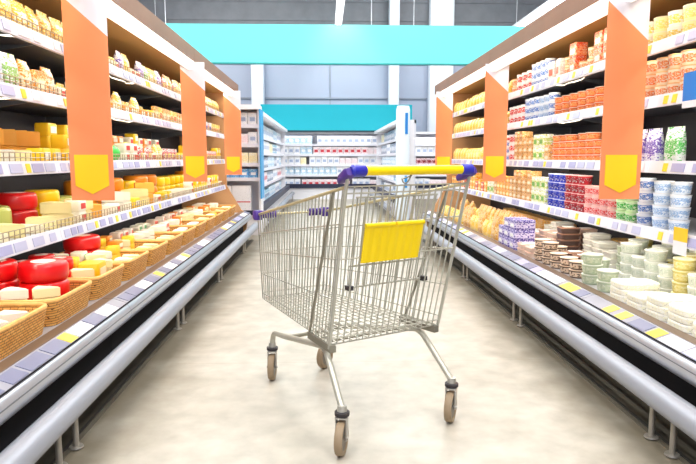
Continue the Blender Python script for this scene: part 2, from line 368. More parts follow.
def cooler(s, mod, y0, y1):
    X = lambda q: s*(XL[s]+q)
    root = empty('display_cooler', (X(.4), (y0+y1)/2, 0))
    what = {-1: 'cheese', 1: 'dairy'}[s]
    tag(root, f"tall open-fronted {what} cooler with lit canopy, {mod} unit of the {SIDE[s]} row", 'cooler', f"open coolers along the {SIDE[s]} of the aisle")
    g = .002; a, b = y0+g, y1-g
    bx = lambda m, q0, q1, z0, z1, mi=0, ya=a, yb=b: m.box(min(X(q0), X(q1)), max(X(q0), X(q1)), ya, yb, z0, z1, mi)
    # plinth and dark front
    bx(MB(), .20, .86, 0, .10).build('plinth', mat((60,58,56), .6), root, smooth=False)
    bx(MB(), .10, .90, .10, .33).build('tank', black_m, root, smooth=False)
    # rounded silver bumper lip
    def prof(pts): return [(X(q), z) for q, z in pts]
    arc = [(.032-.036*math.cos(t), .302+.046*math.sin(t)) for t in [(-1.45+2.9*k/10) for k in range(11)]]
    lip = MB().extrude(prof([(.085, .25), (.055, .253)]+arc+[(.04, .350), (.09, .350)]), 'y', a, b)
    lip.build('bumper_lip', silver, root)
    gr = MB().extrude(prof([(.011, .347), (.011, .3515), (.016, .3515), (.016, .347)]), 'y', a, b); gr.build('lip_groove', black_m, root)
    se = MB().extrude(prof([(-.0046, .312), (-.0046, .316), (.01, .316), (.01, .312)]), 'y', a, b); se.build('lip_seam', silver_d, root)
    # sloped ticket strip on top of the lip
    st = MB().extrude(prof([(.012, .343), (.012, .350), (.078, .373), (.082, .373), (.082, .343)]), 'y', a, b)
    st_o = st.build('ticket_strip', mat((146,148,164), .35), root)
    nrm = math.atan2(.373-.350, .066)
    yy = a+.03; k = 0
    rr = random.Random(int(y0*100)+s)
    while yy < b-.16:
        wd = rr.choice([.10, .13, .15]); c = rr.choice([greyblue, greyblue, greyblue, lav, ppl_w, yel] if s < 0 else [greyblue, lav2, greyblue, ppl_w, lav, yel])
        if c is yel: wd = .07
        t_ = link('price_tag', tagm(wd, .058, c), st_o)
        t_.location = (X(.045)-root.location.x, yy+wd/2-root.location.y, .3622)
        t_.rotation_euler = Euler((nrm-PI/2, 0, s*-PI/2), 'XYZ')
        yy += wd+rr.choice([.012, .02, .05]); k += 1
    # floor of the tank and the back
    bx(MB(), .13, .87, .33, .36).build('deck', shelf_top, root, smooth=False)
    bx(MB(), .87, .90, .33, 1.62).build('back_panel', navy, root, smooth=False)
    bx(MB(), .865, .90, 1.62, 1.84).build('lit_back_panel', gold_m, root, smooth=False)  # upper back coloured gold to carry the canopy lamp's warm light
    bx(MB(), .083, .135, .33, .374).build('deck_trim', mat((112,92,76), .35, .2), root, smooth=False)
    # canopy
    can = MB(); bx(can, Q_CAN, .92, 1.88, 1.955)
    bx(can, Q_CAN, Q_CAN+.02, 1.848, 1.88)
    can.build('canopy', brown_m, root, smooth=False)
    bx(MB(), Q_CAN+.02, .9, 1.855, 1.88).build('canopy_soffit', gold_m, root, smooth=False)
    for (c0, c1) in ([(a+.015, b-.015)] if mod != 'far' else [(a+.015, 7.385), (7.415, b-.05)]):
        lt = MB().extrude(prof([(Q_CAN+.004, 1.846), (Q_CAN+.012, 1.782), (Q_CAN+.05, 1.777), (Q_CAN+.065, 1.846)]), 'y', c0, c1)
        lt.build('canopy_light', light_m, root, smooth=False)
    L = bpy.data.lights.new('canopy_lamp', 'AREA'); L.shape = 'RECTANGLE'; L.size = .06; L.size_y = (b-a)*.96; L.energy = 7*(b-a)/2.2; L.color = (1, .92, .76)
    lo = bpy.data.objects.new('canopy_lamp', L); COL.objects.link(lo); lo.location = (X(Q_CAN+.10), (a+b)/2, 1.80)
    lo.rotation_euler = (0, s*-.5, 0)
    # side divider at the far end of the row
    if mod == 'far':
        pan = MB().extrude(prof([(.07, .10), (.03, .34), (.12, .39), (.30, .7), (.30, 1.5), (Q_CAN, 1.86), (Q_CAN, 1.955), (.92, 1.955), (.92, .0), (.2, 0), (.2, .1)]), 'y', b-.04, b)
        pan.build('end_panel', mat((196,150,104), .45), root, smooth=False)
        b -= .05
    for dk in (1, 2, 3, 4):
        z = DECKS[dk]
        sh = MB(); bx(sh, Q_SH+.004, .868, z-.02, z, ya=a, yb=b)
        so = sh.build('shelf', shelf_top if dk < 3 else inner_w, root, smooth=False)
        rl = MB().extrude(prof([(Q_SH+.004, z-.046), (Q_SH-.015, z-.046), (Q_SH-.004, z+.012), (Q_SH+.004, z+.012)]), 'y', a, b)
        ro = rl.build('price_rail', rail_m, so)
        rr = random.Random(int(y0*100)+dk*17+s)
        yy = max(a, 1.7)+.03
        while yy < b-.12:
            wd = rr.choice([.06, .08, .10]); c = rr.choice([lav, lav, lav2, lav2, ppl_w, yel] if dk < 3 else [lav2, lav2, ppl_w, ppl_w, yel])
            if c is yel: wd = .035
            t_ = link('price_tag', tagm(wd, .038, c), so)
            t_.location = (X(Q_SH-.0125)-root.location.x, yy+wd/2-root.location.y, z-.018)
            t_.rotation_euler = Euler((-.185, 0, s*-PI/2), 'XYZ')
            yy += wd+rr.choice([.02, .035, .06])
        L = bpy.data.lights.new('shelf_fill', 'AREA'); L.shape = 'RECTANGLE'; L.size = .03; L.size_y = (b-a)*.96; L.energy = SHELF_W*(b-a)/2.2; L.color = (1, .93, .8)  # unseen light added under each shelf to brighten the goods
        lo = bpy.data.objects.new('shelf_fill', L); COL.objects.link(lo); lo.location = (X(Q_SH+.03), (a+b)/2, z-.024); lo.rotation_euler = (0, s*-.5, 0)
        # brackets under the shelf
        br = None
        for yb_ in [y for y in (a+.02, (a+b)/2) if y > 1.6]:
            br = MB().extrude([(X(.40), z-.02), (X(.86), z-.02), (X(.86), z-.09), (X(.80), z-.09)], 'y', yb_, yb_+.012)
            br.build('shelf_bracket', silver_d, so, smooth=False)
        if s == -1:      # wire guard in front of the cheeses
            gm = MB(); ya = max(a, 1.9)+.01
            for zz in (z+.026, z+.048): gm.tube([(X(Q_SH+.012), ya, zz), (X(Q_SH+.012), b-.01, zz)], .0022, n=5)
            yv = ya
            while yv < b-.01:
                gm.tube([(X(Q_SH+.012), yv, z-.002), (X(Q_SH+.012), yv, z+.05)], .0022, n=5); yv += .045
            gm.build('wire_guard', wire_m, so)
    # loose lamp leads under the two upper shelves
    if mod != 'far':
        for dk in (3, 4):
            z = DECKS[dk]; y_ = (a+b)/2 if mod == 'middle' else 2.45
            pts = [(X(.36+.02*math.sin(k)), y_-.25+.05*k, z-.03-.022*math.sin(PI*k/10)) for k in range(11)]
            MB().tube(pts, .004, n=6).build('lamp_lead', wire_w, root)
for s in (-1, 1):
    for mod, y0, y1 in MODS: cooler(s, mod, y0, y1)

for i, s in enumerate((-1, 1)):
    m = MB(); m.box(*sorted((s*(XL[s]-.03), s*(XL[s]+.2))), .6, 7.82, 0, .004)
    struct(m.build('trim_%d' % (i+2), mat((104,98,84), .6, noise=.35, nscale=5), smooth=False))  # floor strip; its dark olive includes the shade under the rail
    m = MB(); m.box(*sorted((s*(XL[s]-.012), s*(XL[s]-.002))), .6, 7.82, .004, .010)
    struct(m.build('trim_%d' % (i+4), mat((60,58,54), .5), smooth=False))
# bumper rails on posts along the coolers
for s in (-1, 1):
    xr = s*(XL[s]-.055)
    r = empty('bumper_rail', (xr, 4.2, 0)); tag(r, f"grey tubular bumper rail on thin floor posts along the {SIDE[s]} coolers", 'rail', 'bumper rails along the coolers')
    rb = MB(); n = 20
    pts = [(xr, .8+k*(7.0/12), .185) for k in range(13)]
    rb.tube(pts, .046, n=18); rb.build('rail_tube', mat((158,162,173), .45, .25), r)
    post_m = mat((176,170,160), .4, .5)
    for y in (2.0, 2.14, 3.68, 3.82, 5.12, 5.26, 6.7, 6.84):
        xo = s*(XL[s]-.04)
        p = MB().tube([(xo, y, .010), (xo, y, .145), (xr+s*.008, y, .165)], .011, n=10)
        po = p.build('post', post_m, r)
        MB().loft([(.0042, .026, .026, 0), (.0105, .024, .024, 0)], n=16, cx=xo, cy=y).build('foot_plate', post_m, po)

# ------------------------------------------------------------------ banners
def banner_mat(wid, zt, zc0, zc1):
    m = bpy.data.materials.new('banner_print'); m.use_nodes = True
    nt = m.node_tree; b = nt.nodes['Principled BSDF']; L = nt.links
    tc = nt.nodes.new('ShaderNodeTexCoord'); sx = nt.nodes.new('ShaderNodeSeparateXYZ'); L.new(tc.outputs['Object'], sx.inputs[0])
    # white above a slanted line, falling towards +x
    mu = nt.nodes.new('ShaderNodeMath'); mu.operation = 'MULTIPLY_ADD'; mu.inputs[1].default_value = (zc1-zc0)/wid; mu.inputs[2].default_value = (zc0+zc1)/2
    L.new(sx.outputs['X'], mu.inputs[0])
    gt = nt.nodes.new('ShaderNodeMath'); gt.operation = 'GREATER_THAN'; L.new(sx.outputs['Z'], gt.inputs[0]); L.new(mu.outputs[0], gt.inputs[1])
    mx = nt.nodes.new('ShaderNodeMix'); mx.data_type = 'RGBA'
    mx.inputs[6].default_value = (*lin((250,150,98)), 1); mx.inputs[7].default_value = (*lin((238,236,246)), 1)
    L.new(gt.outputs[0], mx.inputs[0]); L.new(mx.outputs[2], b.inputs['Base Color']); b.inputs['Roughness'].default_value = .45
    return m
BM = banner_mat(.2, 0, -.05, -.23)
ywm = mat((255,214,30), .4)
for s in (-1, 1):
    for y, nm in ((2.93, 'nearest'), (5.23, 'second'), (7.40, 'farthest')):
        xc = s*({-1: 1.10, 1: 1.44}[s] + (.022 if s > 0 and nm == 'second' else 0))
        zt = 1.836; zb = .85
        r = empty('hanging_banner', (xc, y, zt))
        tag(r, f"orange banner with white top and yellow pocket, {nm} of three along {SIDE[s]} coolers", 'banner', 'orange banners hanging from the cooler canopies')
        pm = MB().box(-.1, .1, -.003, .003, -(zt-zb), 0).mesh('banner_panel', BM, smooth=False); link('banner_panel', pm, r)
        bz = .215
        pent = [(-.078, .0), (.078, 0), (.078, -.145), (0, -.185), (-.078, -.145)]
        pk = MB().extrude([(x, z-(zt-zb)+bz) for x, z in pent], 'y', -.006, -.0032)
        link('price_pocket', pk.mesh('price_pocket', ywm, smooth=False), r)
        h = MB().tube([(-.1, 0, .0), (.1, 0, .0)], .005, n=8); link('top_bar', h.mesh('top_bar', white_p), r)
        h = MB().tube([(-s*.03, 0, .002), (-s*.03, 0, .005), (-s*.02, 0, .006)], .0028, n=6); link('hook', h.mesh('hook', wire_w), r)

# ------------------------------------------------------------------ filling the shelves
def rowname(s, dk, q, q0):
    if s == 1 and dk == 0: return 'front row' if q < .29 else 'second row' if q < .40 else 'third row' if q < .50 else 'fourth row' if q < .58 else 'fifth row' if q < .68 else 'rear row'
    return 'back row' if q0 and q0 > .5 else 'front row' if s == -1 else ''
def fill(s, dk, blocks, q0=None):
    """blocks: (y0, y1, product, stack, rows[, pitch])"""
    rz = PI/2 if s == -1 else -PI/2
    sc_ = 1. if dk == 0 else 1.05 if s == 1 else 1.2 if q0 and q0 > .5 else 1.06
    for bl in blocks:
        ya, yb, pr, st, rows = bl[:5]
        if isinstance(pr, (list, tuple)): pr = max(pr, key=lambda p: p.w)
        ya = ya*sc_; yb = min(yb*sc_, 7.72)
        if yb-ya < pr.w: continue
        if ya < 2.93 < yb-.001 and dk: ya = ya
        pitch = (bl[5] if len(bl) > 5 else pr.w+.006)
        n = max(1, int((yb-ya+.004)/pitch)); step = (yb-ya)/n
        for c in range(n):
            y = ya+(c+.5)*step
            for rw in range(rows):
                hh = st
                if isinstance(st, tuple): hh = R.randint(*st)
                if isinstance(bl[2], (list, tuple)): pr = R.choice(bl[2])
                for l in range(hh):
                    q = (q0 if q0 is not None else (Q_SH+.03 if dk else .15))+pr.d*(rw+.5)+.012*rw
                    jit = R.uniform(-.004, .004)
                    z = DECKS[dk]+l*(pr.h+.0005)+.0005
                    put(pr, (s*(XL[s]+q), y+R.uniform(-.002, .002), z), rz+R.uniform(-1, 1)*(.12 if hh == 1 and pr.name != 'cheese_wedge' else .25 if pr.name == 'cheese_wedge' else .05),
                        f"{DNAME[dk]}, {bay(y)} {SIDE[s]} cooler", y, l, hh, rowname(s, dk, q, q0))

# left products
red_w = (232,16,22); yel_w = (250,204,16); cream = (250,238,190); org = (246,146,24)
WH_red = wheel('red waxed cheese wheel', .10, .085, red_w, (240,225,220))
WH_yel = wheel('yellow waxed cheese wheel', .09, .085, yel_w, None)
WH_grn = wheel('pale green cheese wheel', .10, .12, (200,206,110), None)
WH_org = wheel('orange cheese wheel', .10, .10, org, None)
CY_yel = wheel('tall yellow waxed cheese drum', .075, .17, (255,208,0), None, 'cheese_drum')
WD_pale = wedge('pale yellow cheese wedge', .15, .75, .06, (252,236,170), (244,206,110))
WD_org = wedge('orange-rind cheese wedge', .15, .8, .08, (248,178,70), (234,112,14))
WD_wht = wedge('white cheese wedge', .14, .75, .06, (252,246,226), (240,230,200))
BL_yel = block('yellow wrapped cheese block', .11, .08, .07, (252,206,40), (250,246,230))
BL_wht = block('white wrapped cheese block', .10, .08, .06, (250,244,224), (226,60,50))
BL_org = block('orange cheese block', .11, .09, .06, (244,150,30), (250,240,220))
BG_crm = bag('cream grated-cheese bag with yellow band', .10, .06, .14, (248,226,160), (240,178,40))
BG_yel = bag('yellow grated-cheese bag', .10, .06, .13, (248,196,30), (250,240,210))
BG_wht = bag('white grated-cheese bag with green band', .11, .06, .15, (248,248,240), (150,200,90))
BG_org = bag('orange grated-cheese bag', .10, .06, .14, (246,150,40), (250,230,190))
BG_pur = bag('violet and white cheese bag', .10, .06, .14, (238,232,246), (120,90,190))
BG_grn = bag('green and white cheese bag', .10, .06, .13, (246,248,230), (90,190,70))
PK_org = carton('orange sliced-cheese pack', .10, .03, .11, (248,160,50), (250,226,170), 'cheese_pack', 'pack', spot=(255,240,200))
PK_yel = carton('yellow sliced-cheese pack', .10, .03, .11, (252,214,60), (252,238,170), 'cheese_pack', 'pack', spot=(250,120,40))
PK_wht = carton('white sliced-cheese pack', .10, .03, .11, (248,248,246), (222,228,240), 'cheese_pack', 'pack', spot=(90,120,200))
PK_red = carton('red and white cheese pack', .10, .03, .10, (248,240,236), (222,50,44), 'cheese_pack', 'pack', spot=(250,220,120))
WDs_ = wedge('flat cream cheese wedge', .13, .8, .04, (250,240,206), (244,222,160))
GB = ball('green waxed cheese ball', .055, (70,205,80))
fill(-1, 4, [(2.30, 2.56, [BG_wht, BG_crm], 1, 1), (2.56, 2.90, [BG_crm, BG_yel], 1, 1), (2.92, 3.7, [BG_yel, BL_yel, BG_crm], 1, 1), (3.7, 4.2, [BG_crm, BG_pur, BL_wht], 1, 1), (4.2, 4.75, [BG_grn, BG_pur, BG_yel], 1, 1), (4.75, 5.6, [BG_crm, BG_org, PK_red], 1, 1), (5.6, 6.6, BG_org, 1, 1), (6.6, 7.45, BG_crm, 1, 1)])
fill(-1, 3, [(2.30, 2.58, [PK_wht, BG_wht], 1, 1), (2.58, 2.9, [PK_org, BG_org], 1, 1), (2.92, 3.6, [BL_yel, BL_wht], (1, 2), 1), (3.6, 4.4, [BL_org, BG_yel, PK_yel], 1, 1), (4.4, 5.5, [PK_yel, BL_yel, PK_org], 1, 1), (5.55, 6.1, BG_org, 1, 1), (6.1, 6.7, [PK_red, PK_wht], 1, 1), (6.7, 7.45, PK_yel, 1, 1)])
fill(-1, 3, [(2.4, 2.9, [PK_org, PK_yel], 1, 1), (2.92, 4.9, [PK_yel, PK_org, BG_yel], 1, 1)], q0=.51)
fill(-1, 2, [(2.30, 2.70, [WD_wht, WD_pale], 1, 1, .12), (2.70, 2.92, BL_yel, 1, 1), (2.95, 3.3, [BL_yel, BL_wht], (1, 2), 1), (3.42, 3.62, BL_yel, 1, 1), (3.66, 3.78, GB, 1, 1), (3.8, 4.1, [BL_yel, BL_wht], (1, 2), 1), (4.1, 4.7, [BG_yel, PK_red, BL_wht], 1, 1), (4.72, 5.15, PK_red, 1, 1), (5.15, 5.6, [BL_wht, BL_yel], (1, 2), 1), (5.62, 6.3, [BL_org, BL_yel], 2, 1), (6.3, 7.0, PK_red, 1, 1), (7.0, 7.45, BL_yel, 2, 1)])
fill(-1, 2, [(2.24, 2.75, WD_org, 2, 1, .12), (2.76, 2.9, BL_yel, 3, 1), (2.95, 3.7, [BL_org, BL_yel], (2, 3), 1), (3.7, 4.6, [BL_wht, BL_yel, BL_org], (2, 3), 1)], q0=.52)
fill(-1, 1, [(2.30, 2.9, [WD_pale, WD_wht, WDs_], 1, 1, .13), (2.92, 4.6, [WD_pale, BL_yel, WD_wht, WD_org, BL_wht], (1, 2), 1, .135), (4.65, 5.6, [WD_wht, BL_yel], 1, 1, .13), (5.6, 7.4, [BL_yel, BL_wht], (1, 2), 1)], q0=.345)
fill(-1, 1, [(2.30, 2.50, WH_grn, 1, 1, .2), (2.52, 2.72, WH_red, 2, 1), (2.75, 2.93, WH_yel, 2, 1), (2.95, 3.15, WH_grn, 1, 1), (3.2, 3.85, WH_org, 2, 1), (3.88, 4.12, CY_yel, 1, 1), (4.14, 4.6, WH_org, 2, 1), (4.62, 5.6, WH_yel, 2, 1), (5.6, 6.6, WH_org, 2, 1), (6.6, 7.4, WH_yel, 2, 1)], q0=.52)

# wicker baskets on the left base deck
def wicker_mat():
    m = bpy.data.materials.new('wicker'); m.use_nodes = True
    nt = m.node_tree; b = nt.nodes['Principled BSDF']; L = nt.links
    tc = nt.nodes.new('ShaderNodeTexCoord')
    bk = nt.nodes.new('ShaderNodeTexBrick'); bk.inputs['Scale'].default_value = 1; bk.inputs['Brick Width'].default_value = .03; bk.inputs['Row Height'].default_value = .011
    bk.inputs['Mortar Size'].default_value = .0012; bk.inputs['Color1'].default_value = (*lin((238,178,94)), 1); bk.inputs['Color2'].default_value = (*lin((218,150,66)), 1); bk.inputs['Mortar'].default_value = (*lin((110,62,24)), 1)
    mp = nt.nodes.new('ShaderNodeMapping'); sx = nt.nodes.new('ShaderNodeSeparateXYZ'); cb = nt.nodes.new('ShaderNodeCombineXYZ'); ad = nt.nodes.new('ShaderNodeMath')
    L.new(tc.outputs['Object'], sx.inputs[0]); L.new(sx.outputs['X'], ad.inputs[0]); L.new(sx.outputs['Y'], ad.inputs[1])
    L.new(ad.outputs[0], cb.inputs['X']); L.new(sx.outputs['Z'], cb.inputs['Y']); L.new(cb.outputs[0], bk.inputs['Vector'])
    L.new(bk.outputs['Color'], b.inputs['Base Color']); b.inputs['Roughness'].default_value = .6
    bp = nt.nodes.new('ShaderNodeBump'); bp.inputs['Strength'].default_value = .6; bp.inputs['Distance'].default_value = .004
    L.new(bk.outputs['Fac'], bp.inputs['Height']); bp.invert = True; L.new(bp.outputs[0], b.inputs['Normal'])
    return m
WK = wicker_mat(); WKR = mat((232,176,98), .55, noise=.2, nscale=40)
def basket_meshes(w, d, h):
    b = MB(); n = 28; p = 9
    # outer wall, top, inner wall, floor as one skin
    b.loft([(0, w/2*.93, d/2*.93, 0), (h, w/2, d/2, 0), (h, w/2-.012, d/2-.012, 0), (.055, w/2*.95-.012, d/2*.95-.012, 0)], n=n, p=p, caps=False)
    b.face([k for k in range(n)][::-1]); b.face([3*n+k for k in range(n)])
    rim = MB(); pts = []
    for k in range(40):
        t = 2*PI*(k+.5)/40; c, s_ = math.cos(t), math.sin(t)
        pts.append(((w/2-.006)*math.copysign(abs(c)**(2/p), c), (d/2-.006)*math.copysign(abs(s_)**(2/p), s_), h+.003))
    rim.tube(pts, .010, n=8, closed=True)
    return b.mesh('basket', WK), rim.mesh('rim', WKR)
BASK = {}
def basket(y, w, nm, fillers, d=.52, h=.105):
    k = (w, d, h)
    if k not in BASK: BASK[k] = basket_meshes(w, d, h)
    q = .145+d/2
    s = -1; x = s*(XL[s]+q)
    o = link('wicker_basket', BASK[k][0], None, (x, y, DECKS[0]+.001), PI/2)
    link('rim', BASK[k][1], o)
    tag(o, f"shallow wicker basket of cheese on the left base deck, {nm} from the front", 'basket', 'wicker baskets along the left cooler deck')
    for (pr, dx, dy, lay, rot) in fillers:
        for l in range(lay):
            put(pr, (x-dy, y+dx, DECKS[0]+.0568+l*(pr.h+.0008)), PI/2+rot, f"in {nm} left basket", y+dx+dy*.001, l, lay)
def pile(prods, w, d, pitch, dpitch, hi=1):
    out = []; nx = int((w-.06)/pitch); ny = int((d-.06)/dpitch)
    for j in range(ny):
        for i in range(nx):
            pr = prods[(j*7+i*3+R.randint(0, 1)) % len(prods)]
            lay = hi + (1 if j >= 1 else 0)
            out.append((pr, -w/2+.03+(i+.5)*(w-.06)/nx+R.uniform(-.006, .006), -d/2+.03+(j+.5)*(d-.06)/ny, lay, R.uniform(-.25, .25)))
    return out
WDs = wedge('small pale cheese wedge', .11, .8, .045, (252,238,184), (246,214,130))
WDw = wedge('small white cheese wedge', .11, .8, .045, (252,246,228), (242,228,190))
BLs = block('small yellow cheese block', .09, .075, .05, (252,206,50))
BLg = block('golden cheese block', .10, .08, .07, (250,186,30))
BLo = block('small orange cheese block', .09, .075, .05, (240,140,36), (250,240,220))
BLp = block('pink-labelled white cheese block', .09, .075, .05, (250,236,226), (230,110,90))
BLn = block('green-labelled white cheese block', .09, .075, .05, (248,246,230), (110,190,130))
WR2 = wheel('big red waxed cheese wheel', .105, .085, red_w, (246,230,214))
WRs = wheel('small red waxed cheese wheel', .065, .06, red_w, (240,225,220))
names = ['nearest', 'second', 'third', 'fourth', 'fifth', 'sixth', 'seventh', 'eighth', 'ninth', 'tenth']
ys = [2.18+.465*i for i in range(11)]
basket(2.210, .44, 'nearest', pile([WDw, WDs], .44, .52, .12, .125))
WRm = wheel('red waxed cheese wheel', .09, .085, red_w, (246,230,214))
BLG = block('large golden cheese block', .15, .11, .10, (252,196,20), (252,240,200))
f2 = [(WR2, .085, -.08, 2, .1), (WRm, -.10, .135, 2, .2), (WRm, .098, .137, 2, .2), (WDs, -.10, -.175, 2, .2), (WDw, -.125, -.06, 2, -.1)]
basket(2.675, .44, 'second', f2)
f3 = [(BLG, .0, -.15, 1, .05), (WDs, -.14, -.16, 2, .3), (WDs, .14, -.16, 2, -.2), (WRs, -.12, .0, 2, 0), (WRs, .02, .02, 2, 0), (WRs, .125, .16, 2, 0), (WRs, -.08, .15, 2, 0), (BLs, .14, .015, 2, .1)]
basket(3.14, .44, 'third', f3)
f4 = [(WR2, .08, .11, 2, 0), (WDw, -.12, .16, 2, .1), (BLn, -.11, .055, 2, .1), (WDs, -.13, -.05, 2, .1), (WDw, -.02, -.05, 2, -.1), (BLs, .11, -.06, 2, .1), (WDs, -.12, -.168, 1, .1), (WDw, .0, -.168, 1, -.1), (WDs, .12, -.168, 1, .2)]
basket(3.605, .44, 'fourth', f4)
basket(4.070, .44, 'fifth', pile([BLo, BLs, BLo, WDs], .44, .52, .115, .125))
basket(4.535, .44, 'sixth', pile([WDs, WDw, BLp], .44, .52, .115, .125))
basket(5.000, .44, 'seventh', pile([BLn, BLp, WDw], .44, .52, .115, .125))
basket(5.465, .44, 'eighth', pile([BLp, BLo, WDw], .44, .52, .115, .125))
basket(5.930, .44, 'ninth', pile([BLp, WDs, BLo], .44, .52, .115, .125))
basket(6.395, .44, 'tenth', pile([BLp, BLs, WDw], .44, .52, .115, .125))
basket(6.860, .44, 'eleventh', pile([BLo, WDs], .44, .52, .115, .125))
basket(7.325, .44, 'twelfth', pile([WDw, BLs], .44, .52, .115, .125))

# right products
T_yel = tub('pale yellow tub with cream lid', (250,236,170), (252,218,120), (252,244,210), .05, .07)
T_org = tub('white tub with orange band', (252,230,200), (246,142,70), (252,200,136), .048, .065)
T_ored = tub('flat orange tub with white lid', (242,112,48), (250,164,96), (252,232,214), .05, .045)
C_bluw = tub('white cup with blue band', (246,248,252), (96,140,214), (240,244,252), .042, .06, 'yogurt_cup', 'cup')
C_ltbl = tub('pale blue yogurt cup', (232,240,252), (150,184,226), (244,246,252), .046, .058, 'yogurt_cup', 'cup')
C_grn = tub('green yogurt cup', (220,240,200), (60,180,60), (200,236,170), .042, .058, 'yogurt_cup', 'cup')
C_red = tub('red yogurt cup', (240,200,196), (222,60,60), (250,200,190), .042, .058, 'yogurt_cup', 'cup')
C_mar = tub('dark red yogurt cup', (190,40,52), (140,20,40), (236,190,190), .044, .058, 'yogurt_cup', 'cup')
C_nav = tub('deep blue yogurt cup', (50,70,200), (30,40,170), (220,226,250), .044, .058, 'yogurt_cup', 'cup')
C_wred = tub('white cup with red band', (250,244,240), (226,60,50), (250,250,250), .042, .075, 'yogurt_cup', 'cup')
K_tan = carton('tan egg-dessert carton', .09, .09, .06, (206,146,74), (236,190,124), spot=(250,236,210))
K_org = carton('orange carton with yellow front', .09, .08, .06, (246,150,40), (250,200,80), spot=(255,240,190))
K_wyl = carton('white carton with yellow-green band', .09, .08, .10, (250,248,238), (206,216,110), spot=(120,180,80))
K_rbx = carton('red-orange carton', .10, .08, .10, (232,84,46), (246,160,110), spot=(250,240,230))
K_wbx = carton('white carton with pink front', .09, .08, .14, (250,246,244), (246,214,206), spot=(236,110,90))
K_sau = carton('brown-red sausage pack', .11, .08, .05, (196,70,40), (236,130,80), 'sausage_pack', 'pack', spot=(250,230,210))
P_grn = bag('green and white snack pouch', .12, .06, .17, (244,248,240), (96,200,90), 'pouch', 'pouch')
P_pur = bag('white pouch with violet band', .11, .06, .17, (244,242,250), (120,90,190), 'pouch', 'pouch')
P_oran = bag('orange and green pouch', .11, .06, .14, (248,236,220), (240,130,60), 'pouch', 'pouch')
B_crm = bag('cream dumpling bag', .12, .07, .14, (250,218,130), (252,200,60), 'pouch', 'pouch')
B_yel = bag('yellow dumpling bag', .12, .07, .13, (252,206,60), (252,230,150), 'pouch', 'pouch')
B_red = bag('red dumpling bag', .11, .07, .13, (236,70,50), (250,200,100), 'pouch', 'pouch')
T_ywh = tub('white tub with yellow band', (250,248,236), (250,214,90), (252,250,240), .05, .07)
fill(1, 4, [(2.58, 3.05, [T_yel, T_ywh], 2, 1), (3.06, 3.3, K_wbx, 1, 1), (3.3, 4.0, [K_rbx, T_org], (1, 2), 1), (4.0, 4.25, K_wbx, 1, 1), (4.25, 4.62, C_bluw, 3, 1), (4.62, 5.1, [C_wred, T_org], 2, 1), (5.12, 6.3, B_crm, 1, 1), (6.3, 7.45, [B_yel, B_crm], 1, 1)])
fill(1, 3, [(2.58, 3.08, T_org, 3, 1), (3.1, 3.3, C_bluw, 2, 1), (3.3, 3.65, [T_ored, T_org], 3, 1), (3.65, 4.15, T_ored, (3, 4), 1), (4.15, 4.75, [C_bluw, C_ltbl], 3, 1), (4.75, 5.15, C_wred, 2, 1), (5.2, 6.2, [B_yel, B_crm], 1, 1), (6.2, 7.45, B_crm, 1, 1)])
fill(1, 2, [(2.58, 2.8, [P_grn, P_oran], 1, 1), (2.8, 3.04, P_pur, 1, 1), (3.04, 3.4, P_oran, 1, 1), (3.42, 4.15, T_ored, (3, 4), 1), (4.15, 4.5, [K_wyl, K_tan], 2, 1), (4.5, 4.95, K_tan, (3, 4), 1), (4.95, 5.4, [C_bluw, C_wred], 3, 1), (5.4, 6.1, [B_red, B_crm], 1, 1), (6.1, 6.7, B_yel, 1, 1), (6.7, 7.45, B_crm, 1, 1)])
fill(1, 1, [(2.58, 2.86, C_ltbl, 4, 1), (2.86, 3.0, C_bluw, 4, 1), (3.0, 3.2, C_grn, 4, 1), (3.2, 3.6, C_red, 3, 1), (3.6, 3.9, C_mar, 4, 1), (3.9, 4.2, C_nav, 4, 1), (4.2, 4.5, K_wyl, 2, 1), (4.5, 4.95, K_tan, (3, 4), 1), (4.95, 5.5, [K_org, K_tan], 3, 1), (5.5, 5.75, K_wyl, 2, 1), (5.75, 7.45, [K_sau, K_org], (1, 3), 1)])
# second rows behind, seen over the cups
# right base deck
TR_wht = tray('white tray pack', .13, .16, .035, (246,244,236), (250,248,236), (250,250,244))
TR_pink = tray('pink-filmed tray pack', .13, .15, .035, (240,214,196), (236,196,176), (250,246,240))
TR_dark = tray('dark tray pack', .12, .14, .04, (90,66,58), (150,110,90), (248,244,238))
T_tan = tub('tan-lidded round spread tub', (96,72,60), (232,204,176), (234,206,180), .052, .048)
T_wht = tub('clear white spread tub', (226,228,214), (206,214,196), (246,246,238), .055, .055)
T_sage = tub('sage green spread tub', (176,190,160), (200,208,180), (232,236,222), .055, .055)
T_lem = tub('lemon yellow spread tub', (220,200,110), (236,222,150), (244,236,190), .05, .055)
BX_pur = carton('violet butter box', .13, .16, .075, (70,44,160), (222,214,246), 'butter_box', 'box', spot=(250,250,250))
PK_gold = bag('golden pasta bag', .14, .09, .20, (222,158,64), (244,206,130), 'pasta_bag', 'bag')
KB_org = carton('orange cardboard box', .20, .12, .13, (232,170,70), (240,186,90), 'cardboard_box', 'box')
KB_tan = carton('tan cardboard box', .24, .12, .10, (214,178,130), (222,190,146), 'cardboard_box', 'box')
BG_flat = carton('flat white pastry pack', .15, .2, .03, (250,248,236), (244,240,214), 'pastry_pack', 'pack', p=5)
fill(1, 0, [(2.1, 2.96, BG_flat, (2, 3), 1), (2.97, 3.35, [TR_wht, T_sage], (2, 3), 1, .14), (3.36, 3.64, [T_sage, T_tan], 2, 2), (3.66, 4.1, [T_tan, TR_dark, T_tan], (2, 3), 2, .125), (4.1, 4.45, [TR_pink, TR_wht], (2, 4), 1), (4.46, 4.9, BX_pur, (2, 3), 1), (5.0, 6.2, [PK_gold, B_crm], 1, 1, .145), (6.2, 7.4, B_yel, 1, 1)])
